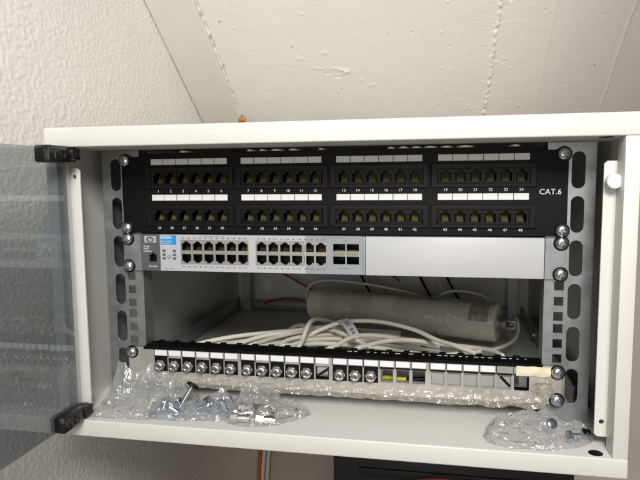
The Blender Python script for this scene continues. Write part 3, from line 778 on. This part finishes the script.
for pts, lab in (([(-250, 500, -182), (-232, 472, -189), (-176, 470, -211), (-133, 470, -234), (-90, 478, -258)], 'thin red cable slanting down the dim back of the cabinet'),
                 ([(-215, 468, -270), (-197, 466, -263), (-168, 466, -259), (-140, 467, -261), (-115, 470, -272)], 'thin red cable lying along the rear crossbar'),
                 ([(-20, 480, -150), (10, 470, -190), (30, 462, -205), (48, 458, -218)], 'thin red cable hanging behind the middle of the grey tube')):
    bm = new(); tube(bm, pts, 1.9, seg=8); o = obj('red_cable', bm, 'redcable', None, pts[0]); tag(o, lab, 'cable', 'red cables at the back')
for i, (x, y) in enumerate(((-38, 470), (-20, 476), (70, 474), (100, 468), (118, 480))):
    bm = new(); tube(bm, [(x-10, y, -135), (x, y-4, -170), (x+12, y-6, -205), (x+30, y-10, -240), (x+48, y-14, -268)], 2.2, seg=8)
    o = obj('drop_cable', bm, 'cable' if i % 2 else 'blackplastic', None, (x, y, -268))
    tag(o, 'white cable dropping down the dim back of the cabinet' if i % 2 else 'black cable dropping down the dim back of the cabinet', 'cable', 'white drop cables' if i % 2 else 'black drop cables')

A = Vector((-94, 358, -244)); Bv = Vector((204, 258, -242)); ax = (Bv-A).normalized(); L = (Bv-A).length
gt = thing('plastic_tube', 'grey beige plastic tube in clear wrap lying on the white cables', 'tube', A-Vector((0, 0, 26)))
bm = new()
lathe(bm, A, ax, [(t_, r_*1.18) for t_, r_ in [(0, 17), (.5, 20), (2, 22), (46, 22.3), (47, 22.6), (48, 22.9), (52, 22.9), (53, 21.8), (L*.5, 22), (L*.72, 22.2), (L*.72+1, 23.4), (L*.72+5, 23.6), (L-4, 23.8), (L-1.5, 23), (L, 21), (L+.2, 12)]], 40)
obj('tube_body', bm, 'tube', gt, angle=50)
u_, w_, _ = frame_of(ax)
if w_.z < 0: w_ = -w_
if u_.y > 0: u_ = -u_
def band(t0, t1, a0, a1, r, nseg, namp, m, name, seed):
    bm = new(); prev = None; nt_ = max(2, int((t1-t0)/3))
    for i in range(nt_+1):
        t_ = t0+(t1-t0)*i/nt_; vs = []
        for k in range(nseg+1):
            a = a0+(a1-a0)*k/nseg; c = A+ax*t_
            rr = r+namp*abs(noise.noise(Vector((t_/9, a*3, seed))))+namp*.5*noise.noise(Vector((t_/3, a*7, seed)))
            vs.append(bm.verts.new(c+(u_*math.cos(a)+w_*math.sin(a))*rr))
        if prev:
            for k in range(nseg): bm.faces.new((prev[k], prev[k+1], vs[k+1], vs[k]))
        prev = vs
    return obj(name, bm, m, gt, angle=25)
band(L*.5, L-3, -1.3, 2.2, 28.9, 40, 2.0, 'wrap', 'clear_wrap', 3)
band(30, 120, -1.0, 2.0, 27.4, 30, 1.6, 'wrap', 'clear_wrap', 6)
band(L*.88, L*.97, .2, 1.3, 28.4, 8, 0, 'tubelabel', 'printed_label', 1)
bm = new()
e0 = A+ax*(L+.2)
lathe(bm, e0, ax, [(0, 11), (4, 11), (5, 9), (12, 9), (12.5, 7)], 16)
e1 = e0+ax*12
R3 = Matrix.Translation(e1) @ ax.to_track_quat('X', 'Z').to_matrix().to_4x4()
box(bm, 0, 12, -4, 4, 3, 6, bev=.6, rot=R3); box(bm, 0, 12, -4, 4, -7, -4, bev=.6, rot=R3); box(bm, 10, 13, -4, 4, -6.5, 5.5, bev=.6, rot=R3)
obj('end_bracket', bm, 'zinc', gt)

# ------------------------------------------------------------------ bags of hardware on the cabinet floor
FZ = -283.
def inside(p, poly):
    c = False; j = len(poly)-1
    for i in range(len(poly)):
        if (poly[i][1] > p[1]) != (poly[j][1] > p[1]) and p[0] < (poly[j][0]-poly[i][0])*(p[1]-poly[i][1])/(poly[j][1]-poly[i][1])+poly[i][0]: c = not c
        j = i
    return c
def bag(name, poly, bumps, m, label, seed, dens=6.0, amp=3.0, group=None):
    rd = random.Random(seed)
    P3 = spline([(x, y, 0) for x, y in poly]+[(poly[0][0], poly[0][1], 0)], 6)[:-1]
    ol = [(p.x+rd.uniform(-1, 1), p.y+rd.uniform(-1, 1)) for p in P3]
    x0 = min(p[0] for p in ol); x1 = max(p[0] for p in ol); y0 = min(p[1] for p in ol); y1 = max(p[1] for p in ol)
    pts = list(ol); tries = 0
    target = int((x1-x0)*(y1-y0)/dens)
    for _ in range(target):
        p = (rd.uniform(x0, x1), rd.uniform(y0, y1))
        if inside(p, ol): pts.append(p)
    n0 = len(ol)
    r = delaunay_2d_cdt([Vector(p) for p in pts], [], [list(range(n0))], 1, 1e-4)
    V2, F = r[0], r[2]
    def edge_d(p): return min((p[0]-a)**2+(p[1]-b)**2 for a, b in ol)**.5
    bm = new()
    def rid(p, s): return 1-2*abs(noise.noise(p/s))
    for layer in (1, 0):
        vs = []
        for p in V2:
            d = edge_d(p); rim = min(1, d/9)
            h = max([hh*math.exp(-(((p[0]-bx)/sx)**2+((p[1]-by)/sy)**2)) for bx, by, sx, sy, hh in bumps])
            k = Vector((p[0]+seed*31, p[1]*1.3, seed*7))
            cr = rid(k, 17)+.6*rid(k+Vector((50, 0, 0)), 8)
            off = Vector((noise.noise(k/10), noise.noise(k/10+Vector((8, 8, 8))), 0))*amp*.9*rim
            z = FZ+.4+(rim**.6*(h+2)+amp*.75*cr*rim+amp*.35*rd.uniform(-1, 1)*rim if layer else rim*.35*abs(noise.noise(k/9))*amp)
            if d < .01: z = FZ+.4+2.2*abs(noise.noise(k/8))
            y = p[1]+off.y
            if layer: y = min(y, -7.5)
            vs.append(bm.verts.new((p[0]+off.x, y, max(z, FZ+.3+.1*layer))))
        for f in F:
            try: bm.faces.new([vs[i] for i in f])
            except ValueError: pass
    cx = sum(p[0] for p in ol)/n0; cyy = sum(p[1] for p in ol)/n0
    o = obj(name, bm, m, None, (cx, cyy, FZ), angle=24)
    tag(o, label, 'plastic bag', group)
    return o
bag('plastic_bag', [(-256, -74), (-225, -73), (-196, -71), (-176, -62), (-160, -38), (-150, -12), (-190, -8), (-230, -6), (-257, -8), (-258, -40)],
    [(-205, -12, 45, 15, 38), (-246, -10, 18, 20, 42), (-215, -38, 34, 20, 11), (-180, -16, 18, 12, 26)], 'film', 'large empty clear plastic bag crumpled in the left corner of the cabinet floor', 4, 16, 5.5)
bag('plastic_bag', [(-196, -64), (-165, -68), (-132, -64), (-108, -58), (-98, -36), (-104, -12), (-140, -9), (-176, -12), (-194, -36)],
    [(-178, -46, 16, 16, 12), (-122, -34, 18, 16, 15), (-122, -16, 16, 10, 15), (-150, -44, 18, 12, 6)], 'bluefilm', 'bluish plastic bag of zinc bolts beside the black-headed bolt', 8, 13, 4.5)
bag('plastic_bag', [(-105, -60), (-84, -70), (-58, -66), (-38, -52), (-20, -30), (-22, -18), (-45, -14), (-52, -9), (-90, -9), (-108, -16)],
    [(-80, -12, 30, 14, 30), (-75, -42, 26, 18, 15), (-45, -32, 22, 14, 12)], 'film', 'clear plastic bag of silver coax plugs in the middle of the cabinet floor', 13, 13, 4.5)
bag('plastic_bag', [(160, -52), (166, -66), (185, -74), (215, -74), (240, -66), (262, -48), (268, -30), (250, -20), (222, -10), (190, -10), (168, -24)],
    [(190, -36, 24, 20, 13), (222, -32, 22, 18, 17), (250, -36, 14, 12, 8), (205, -28, 30, 18, 14)], 'film', 'clear plastic bag of screws at the right end of the cabinet floor', 21, 13, 5)

def bolt(a, d, ln, m, label, cat, group, head=6.2, hm=None, name='bolt'):
    a = Vector(a); d = Vector(d).normalized(); bm = new()
    lathe(bm, a, d, [(0, 1.5), (.2, head*.7), (1.2, head*.95), (2.8, head), (3.4, head), (3.6, 3.2)], 20, 1 if hm else 0)
    prof = []
    t_ = 3.5
    while t_ < ln: prof += [(t_, 3.0), (t_+.5, 2.55)]; t_ += 1.0
    lathe(bm, a, d, prof+[(ln, 2.2), (ln+.8, 1.4)], 14, 0)
    o = obj(name, bm, [m]+([hm] if hm else []), None, a); tag(o, label, cat, group); return o
bolt((-149, -33, -253), (-.50, -.40, -.95), 30, 'steel', 'steel bolt with a round black head sticking out of the bluish bag', 'bolt', None, 7.4, 'blackplastic')
for a, d, ln in (((-184, -54, -277), (1, .3, -.15), 16), ((-172, -48, -276), (.8, -.5, -.1), 16), ((-168, -38, -270), (.5, -.2, -.6), 15), ((-180, -40, -272), (.2, -.9, -.4), 15),
                 ((-126, -42, -272), (-.9, -.3, -.3), 16), ((-118, -36, -270), (.6, -.4, -.5), 16), ((-133, -30, -271), (.1, -.9, -.5), 15)):
    bolt(a, d, ln, 'blue_zinc', 'blue zinc bolt inside the bluish plastic bag', 'bolt', 'zinc bolts in the bluish bag')
bm = new(); lathe(bm, (-186, -61, -282.6), (.1, -.5, 1), [(0, 6.5), (1.8, 6.5), (1.8, 3.4), (0, 3.4)], 22); o = obj('washer', bm, 'blackplastic', None, (-186, -61, -282))
tag(o, 'black ring washer at the front of the bluish bag', 'washer')
for a, d, ln in (((226, -48, -266), (-.35, .7, -.5), 15), ((238, -52, -276), (.9, .35, -.1), 14)):
    bolt(a, d, ln, 'blue_zinc', 'blue zinc screw in the clear bag at the right end of the floor', 'screw', 'zinc screws in the right bag', 5.4, name='loose_screw')
bm = new(); lathe(bm, (255, -40, -276), (.6, -.7, .1), [(0, 4), (6, 4), (6, 2.6), (1, 2.5)], 18); o = obj('loose_stopper', bm, 'blackplastic', None, (255, -40, -281)); tag(o, 'small black plastic stopper poking out of the right bag', 'stopper')
def plug_bm():
    bm = new()
    lathe(bm, (0, 0, 0), (1, 0, 0), [(0, 4.6), (.3, 5.2), (8, 5.2), (8.4, 4.6)], 6)
    lathe(bm, (0, 0, 0), (1, 0, 0), [(8.4, 4.0), (10, 4.0), (10.2, 4.6), (20, 4.6), (20.3, 4.1), (14, 3.7)], 18)
    return bm
p0 = obj('coax_plug', plug_bm(), 'nickel', None, (0, 0, 0))
tag(p0, 'silver coax plug inside the clear bag in the middle of the floor', 'plug', 'silver coax plugs in the middle bag')
spots = [((-97, -61, -277), .1, 0), ((-97, -51, -277), .25, 0), ((-70, -60, -277), .2, .1), ((-72, -46, -276), -.3, 0), ((-92, -54, -269), .5, .1), ((-50, -42, -277), .5, 0), ((-80, -36, -277), .9, 0), ((-66, -52, -268), 2.7, .1), ((-54, -30, -277), 2.2, 0)]
for i, (c, rz, ry) in enumerate(spots):
    o = p0 if i == 0 else dup(p0, (0, 0, 0)); o.location = Vector(c)*S; o.rotation_euler = (0, ry, rz)

bm = new(); box(bm, 330, 1500, -340, -250, 300, 420, bev=4); o = obj('added_shade_beam', bm, 'trim', None, (900, -300, 300)); tag(o, 'unseen beam added overhead to shade the right part of the sloped ceiling', 'beam', None, 'structure')  # added out of view only to darken the right of the slope
bm = new(); box(bm, -2500, 2500, -3000, 547, -1260, -1201); o = obj('floor', bm, 'shade_brown', None, (0, 0, -1201)); o['kind'] = 'structure'
# ------------------------------------------------------------------ light
wd = bpy.data.worlds.new('World'); sc.world = wd; wd.use_nodes = True
bg = wd.node_tree.nodes['Background']; bg.inputs[0].default_value = (1, .965, .91, 1); bg.inputs[1].default_value = .17
def area(name, loc, target, size, power, col, spread=180):
    l = bpy.data.lights.new(name, 'AREA'); l.shape = 'DISK'; l.size = size*S; l.energy = power; l.color = col; l.spread = math.radians(spread)
    o = bpy.data.objects.new(name, l); COL.objects.link(o); o.location = Vector(loc)*S
    o.rotation_euler = (Vector(target)-Vector(loc)).to_track_quat('-Z', 'Y').to_euler(); return o
area('ceiling_lamp', (240, -1080, 565), (-100, 100, 20), 430, 19.3, (1, .98, .945))
area('front_fill', (60, -1600, -60), (60, 200, -200), 800, 5.2, (1, .965, .905))  # added fill, not an actual lamp; brightens the tube and cabinet interior

sc.view_settings.view_transform = 'Standard'; sc.view_settings.look = 'None'; sc.view_settings.gamma = 1
sc.view_settings.exposure = 0
sc.cycles.max_bounces = 10; sc.cycles.transparent_max_bounces = 24
sc.cycles.caustics_reflective = False; sc.cycles.caustics_refractive = False
sc.cycles.sample_clamp_indirect = 4
